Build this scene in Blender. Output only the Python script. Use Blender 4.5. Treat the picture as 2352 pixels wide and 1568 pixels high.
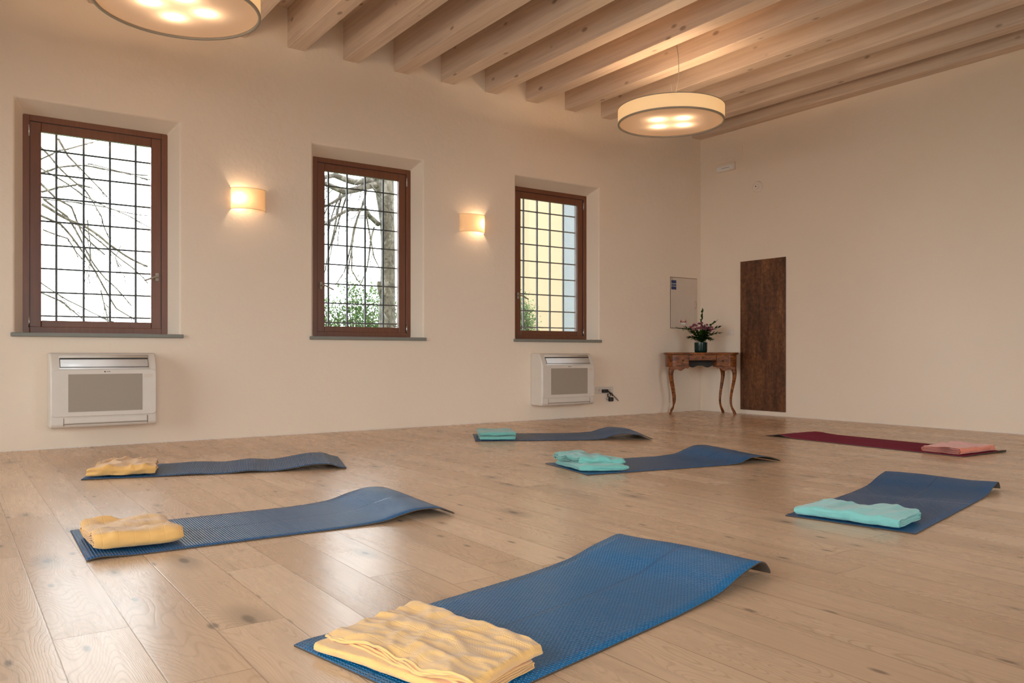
import bpy, bmesh, math, random
from math import sin, cos, pi, radians
from mathutils import Vector, Matrix, noise as mnoise
for o in list(bpy.data.objects): bpy.data.objects.remove(o)
S = bpy.context.scene
COL = S.collection
rnd = random.Random(7)
# ------------------------------------------------------------------ camera
F_PX, CX, HZ, CAM_H = 1849.0, 1176.0, 812.0, 0.75
YAW = math.atan2(3798 - 1176, 1849)
FW = Vector((cos(YAW), sin(YAW), 0)); RT = Vector((sin(YAW), -cos(YAW), 0))
cam = bpy.data.cameras.new('camera'); camo = bpy.data.objects.new('camera', cam); COL.objects.link(camo)
cam.sensor_width = 36; cam.lens = F_PX / 2352 * 36
cam.shift_y = (HZ - 784) / 2352
cam.clip_start = 0.05; cam.clip_end = 200
camo.location = (0, 0, CAM_H); camo.rotation_euler = (pi / 2, 0, YAW - pi / 2)
S.camera = camo
# ------------------------------------------------------------------ sky, exposure
SKY = 6.5
w = bpy.data.worlds.new('sky'); S.world = w; w.use_nodes = True
bg = w.node_tree.nodes['Background']; bg.inputs[0].default_value = (0.93, 0.97, 1.0, 1); bg.inputs[1].default_value = SKY
S.view_settings.view_transform = 'Standard'; S.view_settings.look = 'None'
S.view_settings.exposure = 0.5; S.view_settings.gamma = 1; S.view_settings.use_curve_mapping = False
S.cycles.use_denoising = True; S.cycles.max_bounces = 10; S.cycles.diffuse_bounces = 6; S.cycles.glossy_bounces = 4
S.cycles.transparent_max_bounces = 16; S.cycles.sample_clamp_indirect = 6; S.cycles.caustics_reflective = False; S.cycles.caustics_refractive = False
BULB_P = 4.8      # watts of one bulb in the big drum lamps
SCONCE_P = 2.0
WARM = (1.0, 0.72, 0.46)

def portal(name, loc, rot, sx, sy):
    l = bpy.data.lights.new(name, 'AREA'); l.shape = 'RECTANGLE'; l.size = sx; l.size_y = sy; l.cycles.is_portal = True
    o = bpy.data.objects.new(name, l); o.location = loc; o.rotation_euler = rot; COL.objects.link(o); return o

# room numbers
YW, XR, XL, YN = 7.28, 8.19, -2.3, -1.7       # window wall, right wall, rear wall, near wall
ZB, ZC = 3.578, 3.94                             # beam underside, ceiling boards
WINS = [(0.44, 1.65), (2.83, 4.02), (5.178, 6.409)]
WZ0, WZ1, WZ1i = 0.915, 2.735, 2.65
FRY = 7.43                                       # front of window frames
REAR_OPEN = [(-1.4, 0.5, 0.0, 2.8), (0.9, 3.4, 0.0, 2.8), (4.1, 6.4, 0.0, 2.8)]      # unseen rear-wall openings, enlarged to brighten the room (y0,y1,z0,z1)
NEAR_OPEN = [(-2.0, 1.15, 0.0, 2.7), (3.5, 5.6, 0.0, 2.7)]  # unseen near-wall openings, placed for the daylight they let in
for a, b in WINS: portal('window_portal', ((a + b) / 2, FRY + .3, 1.8), (radians(90), 0, pi), b - a, 1.9)
for a, b, c, d in REAR_OPEN: portal('door_portal', (XL - .1, (a + b) / 2, (c + d) / 2), (radians(90), 0, -pi / 2), b - a, d - c)
for a, b, c, d in NEAR_OPEN: portal('window_portal', ((a + b) / 2, YN - .1, (c + d) / 2), (radians(90), 0, 0), b - a, d - c)

# ------------------------------------------------------------------ node helpers
class NT:
    def __init__(s, name):
        s.m = bpy.data.materials.new(name); s.m.use_nodes = True; s.t = s.m.node_tree; s.t.nodes.clear()
        s.out = s.t.nodes.new('ShaderNodeOutputMaterial')
    def n(s, typ, ins=None, **kw):
        nd = s.t.nodes.new('ShaderNode' + typ)
        for k, v in kw.items(): setattr(nd, k, v)
        for k, v in (ins or {}).items(): s.set(nd.inputs[k], v)
        return nd
    def set(s, sock, v):
        if hasattr(v, 'links'): s.t.links.new(v, sock)
        elif hasattr(v, 'outputs'): s.t.links.new(v.outputs[0], sock)
        else: sock.default_value = v
    def math(s, op, a, b=None, c=None, clamp=False):
        nd = s.t.nodes.new('ShaderNodeMath'); nd.operation = op; nd.use_clamp = clamp
        s.set(nd.inputs[0], a)
        if b is not None: s.set(nd.inputs[1], b)
        if c is not None: s.set(nd.inputs[2], c)
        return nd.outputs[0]
    def mix(s, f, a, b, typ='RGBA', mode='MIX'):
        nd = s.t.nodes.new('ShaderNodeMix'); nd.data_type = typ
        if typ == 'RGBA': nd.blend_type = mode; i = (0, 6, 7); o = 2
        else: i = (0, 2, 3); o = 0
        for k, v in zip(i, (f, a, b)):
            if isinstance(v, tuple) and len(v) == 3: v = v + (1,)
            s.set(nd.inputs[k], v)
        return nd.outputs[o]
    def ramp(s, f, stops, interp='LINEAR'):
        nd = s.t.nodes.new('ShaderNodeValToRGB'); s.set(nd.inputs[0], f); e = nd.color_ramp; e.interpolation = interp
        while len(e.elements) < len(stops): e.elements.new(0.5)
        for el, (p, c) in zip(e.elements, stops):
            el.position = p; el.color = c if len(c) == 4 else tuple(c) + (1,)
        return nd.outputs[0]
    def mapr(s, v, a, b, c=0., d=1.):
        nd = s.t.nodes.new('ShaderNodeMapRange'); nd.interpolation_type = 'SMOOTHSTEP'
        for k, x in enumerate((v, a, b, c, d)): s.set(nd.inputs[k], x)
        return nd.outputs[0]
    def noise(s, vec, scale, detail=3, rough=.5, dist=0, dim='3D'):
        nd = s.t.nodes.new('ShaderNodeTexNoise'); nd.noise_dimensions = dim
        s.set(nd.inputs['Vector'], vec)
        for k, v in (('Scale', scale), ('Detail', detail), ('Roughness', rough), ('Distortion', dist)): s.set(nd.inputs[k], v)
        return nd.outputs[0]
    def obj(s): return s.n('TexCoord').outputs['Object']
    def scale(s, vec, sc):
        nd = s.n('Mapping'); s.set(nd.inputs[0], vec); nd.inputs['Scale'].default_value = sc; return nd.outputs[0]
    def bump(s, h, strength, dist, normal=None):
        nd = s.n('Bump', {'Strength': strength, 'Distance': dist, 'Height': h})
        if normal is not None: s.set(nd.inputs['Normal'], normal)
        return nd.outputs[0]
    def pbr(s, color, rough=.5, normal=None, **kw):
        nd = s.t.nodes.new('ShaderNodeBsdfPrincipled')
        if isinstance(color, tuple) and len(color) == 3: color = color + (1,)
        s.set(nd.inputs['Base Color'], color); s.set(nd.inputs['Roughness'], rough)
        if normal is not None: s.set(nd.inputs['Normal'], normal)
        for k, v in kw.items(): s.set(nd.inputs[k.replace('_', ' ')], v)
        s.t.links.new(nd.outputs[0], s.out.inputs[0]); return s.m
def plain(name, col, rough=.5, bscale=None, bstr=.1, **kw):
    t = NT(name); nrm = None
    if bscale: nrm = t.bump(t.noise(t.obj(), bscale, 3), bstr, .002)
    v = t.noise(t.obj(), 9, 3)
    c = t.mix(v, tuple(x * .94 for x in col), tuple(min(1, x * 1.05) for x in col))
    return t.pbr(c, rough, nrm, **kw)

# ------------------------------------------------------------------ materials
def m_plaster():
    t = NT('plaster'); o = t.obj()
    big = t.noise(o, 1.3, 3); fine = t.noise(o, 110, 4, .65); mid = t.noise(o, 14, 3)
    c = t.mix(big, (.78, .655, .525), (.82, .70, .575))
    n = t.bump(t.math('ADD', t.math('MULTIPLY', fine, .5), t.math('MULTIPLY', mid, 1.8)), .5, .0035)
    return t.pbr(c, .85, n)
def m_floor():
    t = NT('oak_floor'); o = t.obj(); sp = t.n('SeparateXYZ', {0: o}); x, y = sp.outputs[0], sp.outputs[1]
    PW, PL = .187, 1.9
    a = t.math('DIVIDE', t.math('SUBTRACT', x, .23 - PW * 40), PW)
    ci = t.math('FLOOR', a); fx = t.math('SUBTRACT', a, ci)
    off = t.n('TexWhiteNoise', {'W': ci}, noise_dimensions='1D').outputs[0]
    b = t.math('ADD', t.math('DIVIDE', y, PL), t.math('ADD', t.math('MULTIPLY', off, 5.0), 20))
    ri = t.math('FLOOR', b); fy = t.math('SUBTRACT', b, ri)
    wn = t.n('TexWhiteNoise', {'Vector': t.n('CombineXYZ', {0: ci, 1: ri}).outputs[0]}, noise_dimensions='2D')
    r1, rc = wn.outputs[0], wn.outputs[1]
    rs = t.n('SeparateXYZ', {0: rc})
    # local plank coordinates with random shift
    px = t.math('ADD', x, t.math('MULTIPLY', rs.outputs[0], 37)); py = t.math('ADD', y, t.math('MULTIPLY', rs.outputs[1], 53))
    def vec(sx, sy, z=None):
        return t.n('CombineXYZ', {0: t.math('MULTIPLY', px, sx), 1: t.math('MULTIPLY', py, sy), 2: t.math('MULTIPLY', r1, 9)}).outputs[0]
    warp = t.noise(vec(9, 9), 1, 2)
    fig = t.math('ADD', t.noise(vec(5.2, 1.0), 1, 1.2, .45), t.math('MULTIPLY', warp, .028))
    rings = t.math('PINGPONG', t.math('MULTIPLY', fig, 62), .5)
    rings = t.mapr(rings, .0, .22)                    # 0 on the ring line
    figmask = t.mapr(t.noise(vec(2.5, .5), 1, 1), .36, .55)
    fibre = t.noise(vec(120, 4), 1, 2, .55)
    base = t.mix(r1, (.62, .41, .26), (.76, .53, .355))
    grey = t.mapr(t.noise(vec(3.0, .8), 1, 3, .55), .55, .78)
    base = t.mix(t.math('MULTIPLY', grey, .55), base, (.37, .255, .17))
    base = t.mix(t.math('MULTIPLY', t.math('SUBTRACT', 1, rings), t.math('MULTIPLY', figmask, .38)), base, (.36, .22, .12))
    base = t.mix(t.math('MULTIPLY', t.mapr(fibre, .35, .75), .22), base, (.40, .26, .155))
    # knots
    vo = t.n('TexVoronoi', {'Vector': vec(3.1, 1.25), 'Scale': 1.0, 'Randomness': 1.0}, voronoi_dimensions='2D')
    pick = t.n('SeparateXYZ', {0: vo.outputs['Color']})
    d = t.math('ADD', vo.outputs['Distance'], t.math('MULTIPLY', t.math('SUBTRACT', t.noise(vec(14, 6), 1, 2), .5), .035))
    has = t.math('GREATER_THAN', pick.outputs[0], .36)
    size = t.math('MULTIPLY_ADD', t.math('POWER', pick.outputs[1], 2.0), .065, .018)
    core = t.math('MULTIPLY', t.math('SUBTRACT', 1, t.mapr(t.math('DIVIDE', d, size), .35, 1.0)), has)
    halo = t.math('MULTIPLY', t.math('SUBTRACT', 1, t.mapr(t.math('DIVIDE', d, size), .9, 3.6)), has)
    base = t.mix(t.math('MULTIPLY', halo, .50), base, (.27, .20, .14))
    base = t.mix(t.math('MULTIPLY', core, .72), base, (.11, .085, .065))
    streak = t.mapr(t.noise(vec(16, .9), 1, 3, .6), .52, .74)
    base = t.mix(t.math('MULTIPLY', streak, .30), base, (.36, .25, .165))
    v2 = t.n('TexVoronoi', {'Vector': vec(8.5, 3.2), 'Scale': 1.0, 'Randomness': 1.0}, voronoi_dimensions='2D')
    p2 = t.n('SeparateXYZ', {0: v2.outputs['Color']})
    k2 = t.math('MULTIPLY', t.math('SUBTRACT', 1, t.mapr(v2.outputs['Distance'], .03, .12)), t.math('GREATER_THAN', p2.outputs[0], .82))
    base = t.mix(t.math('MULTIPLY', k2, .7), base, (.13, .095, .07))
    # seams
    ex = t.math('MINIMUM', fx, t.math('SUBTRACT', 1, fx)); ex = t.math('MULTIPLY', ex, PW)
    ey = t.math('MINIMUM', fy, t.math('SUBTRACT', 1, fy)); ey = t.math('MULTIPLY', ey, PL)
    e = t.math('MINIMUM', ex, ey)
    seam = t.math('SUBTRACT', 1, t.mapr(e, .0008, .0030))
    base = t.mix(t.math('MULTIPLY', seam, .6), base, (.27, .16, .09))
    h = t.math('SUBTRACT', t.math('MULTIPLY', rings, t.math('MULTIPLY', figmask, .22)), t.math('MULTIPLY', seam, .7))
    h = t.math('ADD', h, t.math('MULTIPLY', fibre, .03))
    n = t.bump(h, .25, .0010)
    rough = t.math('ADD', .20, t.math('ADD', t.math('MULTIPLY', t.noise(vec(6, 2), 1, 3), .10), t.math('MULTIPLY', fibre, .04)))
    return t.pbr(base, rough, n, Specular_IOR_Level=.5, IOR=1.38)
def m_beam():
    t = NT('whitewashed_spruce'); o = t.obj()
    loc = t.n('ObjectInfo').outputs['Random']; sh = t.n('VectorMath', {0: o, 1: t.n('CombineXYZ', {0: 0, 1: t.math('MULTIPLY', loc, 40), 2: t.math('MULTIPLY', loc, 17)}).outputs[0]}, operation='ADD').outputs[0]
    g = t.noise(t.scale(sh, (26, 1.0, 26)), 1, 4, .6, .4); g2 = t.noise(t.scale(sh, (5, .5, 5)), 1, 3)
    c = t.mix(t.mapr(g, .35, .7), (.74, .60, .485), (.60, .465, .365)); c = t.mix(t.math('MULTIPLY', g2, .5), c, (.55, .43, .345))
    vo = t.n('TexVoronoi', {'Vector': t.scale(sh, (7, 3.4, 7)), 'Scale': 1.0, 'Randomness': 1.0})
    pk = t.n('SeparateXYZ', {0: vo.outputs['Color']})
    k = t.math('MULTIPLY', t.math('SUBTRACT', 1, t.mapr(t.math('ADD', vo.outputs['Distance'], t.math('MULTIPLY', g, .04)), .10, .20)), t.math('GREATER_THAN', pk.outputs[0], .25))
    c = t.mix(t.math('MULTIPLY', k, .72), c, (.22, .15, .11))
    return t.pbr(c, .65, t.bump(g, .18, .003))
def m_frame():
    t = NT('mahogany_frame'); o = t.obj()
    g = t.noise(t.scale(o, (40, 40, 3)), 1, 4, .6)
    c = t.mix(g, (.115, .035, .016), (.215, .075, .033))
    return t.pbr(c, .38, t.bump(g, .1, .001))
def m_table():
    t = NT('polished_walnut'); o = t.obj()
    g = t.noise(t.scale(o, (9, 9, 30)), 1, 5, .65, 1.2)
    c = t.ramp(g, [(.3, (.045, .012, .004)), (.5, (.19, .055, .012)), (.72, (.38, .13, .026))])
    return t.pbr(c, .30, None, Specular_IOR_Level=.22)
def m_board():
    t = NT('aged_dark_board'); o = t.obj()
    g = t.noise(t.scale(o, (1, 9, 1.3)), 1, 6, .72, .6); g2 = t.noise(o, 22, 5, .75); g3 = t.noise(t.scale(o, (1, 3.2, .7)), 1, 3)
    m = t.math('ADD', t.math('MULTIPLY', g, .55), t.math('MULTIPLY', g2, .45))
    m = t.math('ADD', t.math('MULTIPLY', m, .8), t.math('MULTIPLY', g3, .2))
    c = t.ramp(m, [(.36, (.014, .006, .004)), (.47, (.075, .026, .010)), (.56, (.17, .064, .022)), (.68, (.30, .15, .07))])
    return t.pbr(c, .42, t.bump(g2, .3, .004))
def m_mat(name, col, ribs=0., bumps=1., line=1., reg=(.0105, .0115), spec=.34, rough=.34):
    t = NT(name); uv = t.n('UVMap').outputs[0]; sp = t.n('SeparateXYZ', {0: uv}); u, v = sp.outputs[0], sp.outputs[1]
    a = t.math('DIVIDE', u, reg[0]); row = t.math('FLOOR', a)
    b = t.math('ADD', t.math('DIVIDE', v, reg[1]), t.math('MULTIPLY', t.math('MODULO', row, 2), .5))
    du = t.math('SUBTRACT', t.math('FRACT', a), .5); dv = t.math('SUBTRACT', t.math('FRACT', b), .5)
    d = t.math('SQRT', t.math('ADD', t.math('MULTIPLY', du, du), t.math('MULTIPLY', dv, dv)))
    dot = t.math('SUBTRACT', 1, t.mapr(d, .10, .38))
    rib = t.math('SUBTRACT', 1, t.mapr(t.math('ABSOLUTE', t.math('SUBTRACT', t.math('FRACT', t.math('DIVIDE', u, reg[0])), .5)), .12, .5))
    h = t.math('ADD', t.math('MULTIPLY', dot, bumps), t.math('MULTIPLY', rib, ribs))
    cl = t.math('ABSOLUTE', t.math('SUBTRACT', v, .30))
    lm = t.math('MULTIPLY', t.math('SUBTRACT', 1, t.mapr(cl, .004, .008)), line)
    h = t.math('MULTIPLY', h, t.math('SUBTRACT', 1, lm))
    wear = t.noise(uv, 5, 4)
    c = t.mix(t.math('MULTIPLY', dot, .55 * bumps), col, tuple(min(1, x * 1.7 + .012) for x in col))  # bump tops lightened, their glints painted into the colour
    c = t.mix(t.math('MULTIPLY', t.mapr(wear, .4, .8), .12), c, (.10, .15, .2))
    c = t.mix(t.math('MULTIPLY', lm, .5), c, tuple(x * .5 for x in col))
    return t.pbr(c, rough, t.bump(h, 1.0, .0042), Specular_IOR_Level=spec)
def m_cloth(name, col, col2, sc=260):
    t = NT(name); uv = t.n('UVMap').outputs[0]; sp = t.n('SeparateXYZ', {0: uv})
    a = t.math('SINE', t.math('MULTIPLY', sp.outputs[0], 2100)); b = t.math('SINE', t.math('MULTIPLY', sp.outputs[1], 1500))
    h = t.math('MULTIPLY', a, b); f = t.noise(uv, sc, 3)
    st = t.mapr(t.math('ABSOLUTE', t.math('SUBTRACT', t.math('FRACT', t.math('MULTIPLY', sp.outputs[1], 18)), .5)), .0, .05)
    c = t.mix(t.noise(uv, 30, 4), col, col2)
    n = t.bump(t.math('ADD', t.math('MULTIPLY', h, .35), t.math('ADD', f, t.math('MULTIPLY', st, .9))), .5, .0012)
    return t.pbr(c, .88, n, Sheen_Weight=.35, Sheen_Roughness=.5)
def m_glass():
    t = NT('window_glass'); fr = t.n('Fresnel', {'IOR': 1.5})
    mx = t.n('MixShader', {0: fr.outputs[0], 1: t.n('BsdfTransparent', {0: (.97, .985, .98, 1)}), 2: t.n('BsdfGlossy', {'Roughness': .0})})
    t.t.links.new(mx.outputs[0], t.out.inputs[0]); return t.m
def m_trans(name, col, tr=.7, tcol=None):
    t = NT(name)
    mx = t.n('MixShader', {0: tr, 1: t.n('BsdfDiffuse', {0: col + (1,)}), 2: t.n('BsdfTranslucent', {0: (tcol or col) + (1,)})})
    t.t.links.new(mx.outputs[0], t.out.inputs[0]); return t.m
def m_bark():
    t = NT('bark'); o = t.obj(); g = t.noise(t.scale(o, (16, 16, 9)), 1, 5, .75, 1.0); p = t.noise(o, 6, 4, .7)
    c = t.mix(t.mapr(g, .35, .7), (.025, .02, .016), (.13, .115, .09)); c = t.mix(t.math('MULTIPLY', t.mapr(p, .5, .65), .7), c, (.22, .21, .19))
    return t.pbr(c, .9, t.bump(g, .8, .02))
def m_leaf(name, a, b):
    t = NT(name); r = t.n('TexCoord').outputs['Object']; v = t.noise(r, 7, 2)
    c = t.mix(t.mapr(v, .3, .7), a, b); d = t.n('BsdfDiffuse', {0: c}); tr = t.n('BsdfTranslucent', {0: c})
    mx = t.n('MixShader', {0: .35, 1: d, 2: tr}); t.t.links.new(mx.outputs[0], t.out.inputs[0]); return t.m
M = dict(gap=plain('shaded_gap', (.20, .145, .10), .8), white3=plain('matte_white_plastic', (.76, .665, .58), .5), plaster=m_plaster(), floor=m_floor(), beam=m_beam(), frame=m_frame(), table=m_table(), board=m_board(),
    glass=m_glass(), bark=m_bark(),
    white=plain('white_plastic', (.64, .575, .505), .35), white2=plain('louver_plastic', (.80, .80, .80), .25),
    cool=plain('satin_white_metal', (.63, .53, .435), .45), grey=plain('intake_mesh', (.30, .265, .225), .7),
    slate=plain('slate_sill', (.20, .20, .175), .5, 60, .3), iron=plain('wrought_iron', (.07, .077, .092), .6, 80, .2),
    steel=plain('steel', (.6, .58, .55), .35, Metallic=1.0), black=plain('black_plastic', (.012, .012, .013), .4),
    dark=plain('dark_gap', (.04, .035, .03), .8), navy=plain('navy_print', (.02, .035, .13), .5), red=plain('red_print', (.45, .07, .05), .5),
    print=plain('white_print', (.8, .8, .8), .5), brass=plain('aged_brass', (.16, .09, .03), .4, Metallic=.8),
    backing=plain('mat_underside', (.07, .05, .035), .8), rim=plain('lamp_rim', (.36, .31, .25), .6),  # mat underside brown, darkened for the shadow beneath the curled ends
    shade=m_trans('cream_fabric_shade', (.78, .67, .48), .17, (.86, .70, .45)), diffuser=m_trans('frosted_diffuser', (.70, .59, .51), .22, (.80, .64, .52)),
    sconce=m_trans('sconce_fabric', (.80, .66, .46), .35, (.86, .64, .38)),
    yellow=m_cloth('yellow_cotton', (.73, .405, .125), (.81, .475, .16)), orange=m_cloth('ochre_cotton', (.68, .36, .10), (.76, .43, .14)),
    teal=m_cloth('teal_cotton', (.11, .35, .305), (.17, .43, .375)), aqua=m_cloth('aqua_cotton', (.16, .45, .42), (.23, .53, .49)),
    coral=m_cloth('coral_cotton', (.76, .20, .11), (.82, .27, .16)),
    mat_blue=m_mat('blue_bumped_foam', (.002, .125, .30), spec=.5, rough=.28), mat_mid=m_mat('blue_ribbed_foam', (.006, .078, .20), .25, .9),
    mat_slate=m_mat('slate_blue_ribbed_foam', (.006, .080, .215), 1.0, .15, spec=.16), mat_wine=m_mat('wine_foam', (.22, .026, .052), 0, .12, 0, spec=.06, rough=.9),
    vase=plain('dark_green_glass', (.006, .024, .018), .08, Specular_IOR_Level=.25), leafd=m_leaf('bouquet_leaf', (.012, .035, .010), (.06, .11, .018)),
    leafg=m_leaf('shrub_leaf', (.05, .095, .035), (.14, .20, .09)), petal=m_leaf('mauve_petal', (.30, .06, .12), (.60, .24, .31)),
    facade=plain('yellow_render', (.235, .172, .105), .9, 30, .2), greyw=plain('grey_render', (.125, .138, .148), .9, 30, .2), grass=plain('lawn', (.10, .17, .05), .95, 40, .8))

# ------------------------------------------------------------------ mesh helpers
class MB:
    def __init__(s): s.v = []; s.f = []; s.mi = []; s.uv = {}
    def box(s, a, b, mi=0):
        (x0, y0, z0), (x1, y1, z1) = a, b; k = len(s.v)
        s.v += [(x0, y0, z0), (x1, y0, z0), (x1, y1, z0), (x0, y1, z0), (x0, y0, z1), (x1, y0, z1), (x1, y1, z1), (x0, y1, z1)]
        for q in ((3, 2, 1, 0), (4, 5, 6, 7), (0, 1, 5, 4), (1, 2, 6, 5), (2, 3, 7, 6), (3, 0, 4, 7)): s.f.append([k + i for i in q]); s.mi.append(mi)
        return s
    def quad(s, *p):
        k = len(s.v); s.v += [tuple(q) for q in p]; s.f.append(list(range(k, k + len(p)))); s.mi.append(0); return s
    def prism(s, pts, axis, a, b, mi=0):
        # pts in the plane normal to axis; extruded from a to b
        def P(p, c): return {'x': (c, p[0], p[1]), 'y': (p[0], c, p[1]), 'z': (p[0], p[1], c)}[axis]
        k = len(s.v); n = len(pts)
        s.v += [P(p, a) for p in pts] + [P(p, b) for p in pts]
        s.f.append([k + i for i in range(n)][::-1]); s.f.append([k + n + i for i in range(n)])
        for i in range(n): j = (i + 1) % n; s.f.append([k + i, k + j, k + n + j, k + n + i])
        s.mi += [mi] * (n + 2); return s
    def tube(s, pts, rad, n=8, cap=True, sq=None):
        pts = [Vector(p) for p in pts]; k = len(s.v); up = Vector((0, 0, 1))
        for i, p in enumerate(pts):
            d = (pts[min(i + 1, len(pts) - 1)] - pts[max(i - 1, 0)]).normalized()
            ref = up if abs(d.z) < .9 else Vector((1, 0, 0))
            sx = d.cross(ref).normalized(); sy = sx.cross(d).normalized()
            r = rad[i] if isinstance(rad, (list, tuple)) else rad
            for j in range(n):
                a = 2 * pi * j / n; s.v.append(tuple(p + sx * (r * cos(a)) + sy * (r * sin(a))))
        for i in range(len(pts) - 1):
            for j in range(n):
                a = k + i * n + j; b = k + i * n + (j + 1) % n; s.f.append([a, b, b + n, a + n]); s.mi.append(0)
        if cap:
            s.f.append([k + j for j in range(n)][::-1]); s.f.append([k + (len(pts) - 1) * n + j for j in range(n)]); s.mi += [0, 0]
        return s
    def lathe(s, prof, n=48, c=(0, 0), close=False, a0=0, a1=2 * pi):
        k = len(s.v); full = abs(a1 - a0 - 2 * pi) < 1e-6; m = n if full else n + 1
        for j in range(m):
            a = a0 + (a1 - a0) * j / n
            for r, z in prof: s.v.append((c[0] + r * cos(a), c[1] + r * sin(a), z))
        q = len(prof)
        for j in range(n):
            for i in range(q - 1 if not close else q):
                a = k + j * q + i; b = k + j * q + (i + 1) % q; j2 = (j + 1) % m
                s.f.append([a, k + j2 * q + i, k + j2 * q + (i + 1) % q, b]); s.mi.append(0)
        return s
    def grid(s, G, uv=None, mi=0):
        k = len(s.v); n = len(G); m = len(G[0])
        for row in G: s.v += [tuple(p) for p in row]
        for i in range(n - 1):
            for j in range(m - 1):
                fi = len(s.f); s.f.append([k + i * m + j, k + (i + 1) * m + j, k + (i + 1) * m + j + 1, k + i * m + j + 1]); s.mi.append(mi)
                if uv: s.uv[fi] = [uv[i][j], uv[i + 1][j], uv[i + 1][j + 1], uv[i][j + 1]]
        return s
    def build(s, name, mats, parent=None, smooth=False, bevel=0, seg=2, weld=False, loc=None, rot=None, fixn=True):
        me = bpy.data.meshes.new(name); me.from_pydata(s.v, [], s.f)
        if s.uv:
            ul = me.uv_layers.new(name='UVMap')
            for p in me.polygons:
                if p.index in s.uv:
                    for li, q in zip(p.loop_indices, s.uv[p.index]): ul.data[li].uv = q
        for m in (mats if isinstance(mats, (list, tuple)) else [mats]): me.materials.append(M[m] if isinstance(m, str) else m)
        for p, mi in zip(me.polygons, s.mi): p.material_index = mi
        if weld or fixn:
            bm = bmesh.new(); bm.from_mesh(me)
            if weld: bmesh.ops.remove_doubles(bm, verts=bm.verts, dist=1e-5)
            if fixn: bmesh.ops.recalc_face_normals(bm, faces=bm.faces)
            bm.to_mesh(me); bm.free()
        o = bpy.data.objects.new(name, me); COL.objects.link(o)
        if smooth:
            me.polygons.foreach_set('use_smooth', [True] * len(me.polygons))
        if bevel:
            b = o.modifiers.new('bevel', 'BEVEL'); b.width = bevel; b.segments = seg; b.limit_method = 'ANGLE'; b.angle_limit = radians(40)
            b.harden_normals = False
        if parent: o.parent = parent
        if loc: o.location = loc
        if rot: o.rotation_euler = rot
        return o
def autosmooth(o, ang=40):
    o.data.polygons.foreach_set('use_smooth', [True] * len(o.data.polygons))
    o.data.set_sharp_from_angle(angle=radians(ang)); return o
def empty(name, loc, rz=0):
    o = bpy.data.objects.new(name, None); COL.objects.link(o); o.location = loc; o.rotation_euler = (0, 0, rz); o.empty_display_size = .05; return o
def tag(o, label, cat, group=None, kind=None):
    o['label'] = label
    if cat: o['category'] = cat
    if group: o['group'] = group
    if kind: o['kind'] = kind
    return o
def struct(o, label=None):
    o['kind'] = 'structure'
    if label: o['label'] = label
    return o
def copy_tree(o, parent=None):
    c = o.copy(); COL.objects.link(c)
    if parent: c.parent = parent
    for ch in [x for x in bpy.data.objects if x.parent == o]: copy_tree(ch, c)
    return c
def at(px, py, Y):               # point on the plane y=Y seen at that spot of the photograph
    d = FW + (px - CX) / F_PX * RT; t = Y / d.y
    return Vector((d.x * t, Y, CAM_H + (HZ - py) * t / F_PX))
def fbm(x, y, z=0, o=3):
    return sum(mnoise.noise(Vector((x * 2 ** k, y * 2 ** k, z + 7.3 * k))) / 2 ** k for k in range(o))

# ------------------------------------------------------------------ setting
fl = MB().box((XL, YN, -.12), (XR, YW, 0)).build('floor', 'floor'); struct(fl, 'wide-plank knotty oak floor')

def wall_with_holes(name, along, c_in, c_out, u0, u1, z1, holes, label, splay=0.0, depth=.15, ztop=None):
    """along 'x' or 'y'; holes (u0,u1,z0,z1); inner face at c_in, outer at c_out"""
    m = MB()
    us = sorted({u0, u1} | {h[0] for h in holes} | {h[1] for h in holes}); zs = sorted({0, z1} | {h[2] for h in holes} | {h[3] for h in holes})
    P = (lambda u, c, z: (u, c, z)) if along == 'x' else (lambda u, c, z: (c, u, z))
    sg = 1 if c_out > c_in else -1
    for i in range(len(us) - 1):
        for j in range(len(zs) - 1):
            cu, cz = (us[i] + us[i + 1]) / 2, (zs[j] + zs[j + 1]) / 2
            if any(h[0] < cu < h[1] and h[2] < cz < h[3] for h in holes): continue
            m.quad(P(us[i], c_in, zs[j]), P(us[i + 1], c_in, zs[j]), P(us[i + 1], c_in, zs[j + 1]), P(us[i], c_in, zs[j + 1]))
            m.quad(P(us[i], c_out, zs[j]), P(us[i + 1], c_out, zs[j]), P(us[i + 1], c_out, zs[j + 1]), P(us[i], c_out, zs[j + 1]))
    for (a, b, c, d) in holes:
        cm = c_in + sg * depth; s = splay; st = splay * 1.3
        o_ = [(a, c), (b, c), (b, d), (a, d)]; i_ = [(a + s, c), (b - s, c), (b - s, d - st), (a + s, d - st)]
        for k in range(4):
            q = (k + 1) % 4
            m.quad(P(o_[k][0], c_in, o_[k][1]), P(o_[q][0], c_in, o_[q][1]), P(i_[q][0], cm, i_[q][1]), P(i_[k][0], cm, i_[k][1]))
            c2 = cm + sg * .12
            m.quad(P(i_[k][0], cm, i_[k][1]), P(i_[q][0], cm, i_[q][1]), P(i_[q][0], c2, i_[q][1]), P(i_[k][0], c2, i_[k][1]))
            m.quad(P(i_[k][0], c2, i_[k][1]), P(i_[q][0], c2, i_[q][1]), P(o_[q][0], c_out, o_[q][1]), P(o_[k][0], c_out, o_[k][1]))
    for (ua, ub) in ((u0, u0), (u1, u1)): m.quad(P(ua, c_in, 0), P(ua, c_out, 0), P(ua, c_out, z1), P(ua, c_in, z1))
    m.quad(P(u0, c_in, z1), P(u1, c_in, z1), P(u1, c_out, z1), P(u0, c_out, z1)); m.quad(P(u0, c_in, 0), P(u1, c_in, 0), P(u1, c_out, 0), P(u0, c_out, 0))
    o = m.build(name, 'plaster', weld=True); struct(o, label)
    return o
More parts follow.
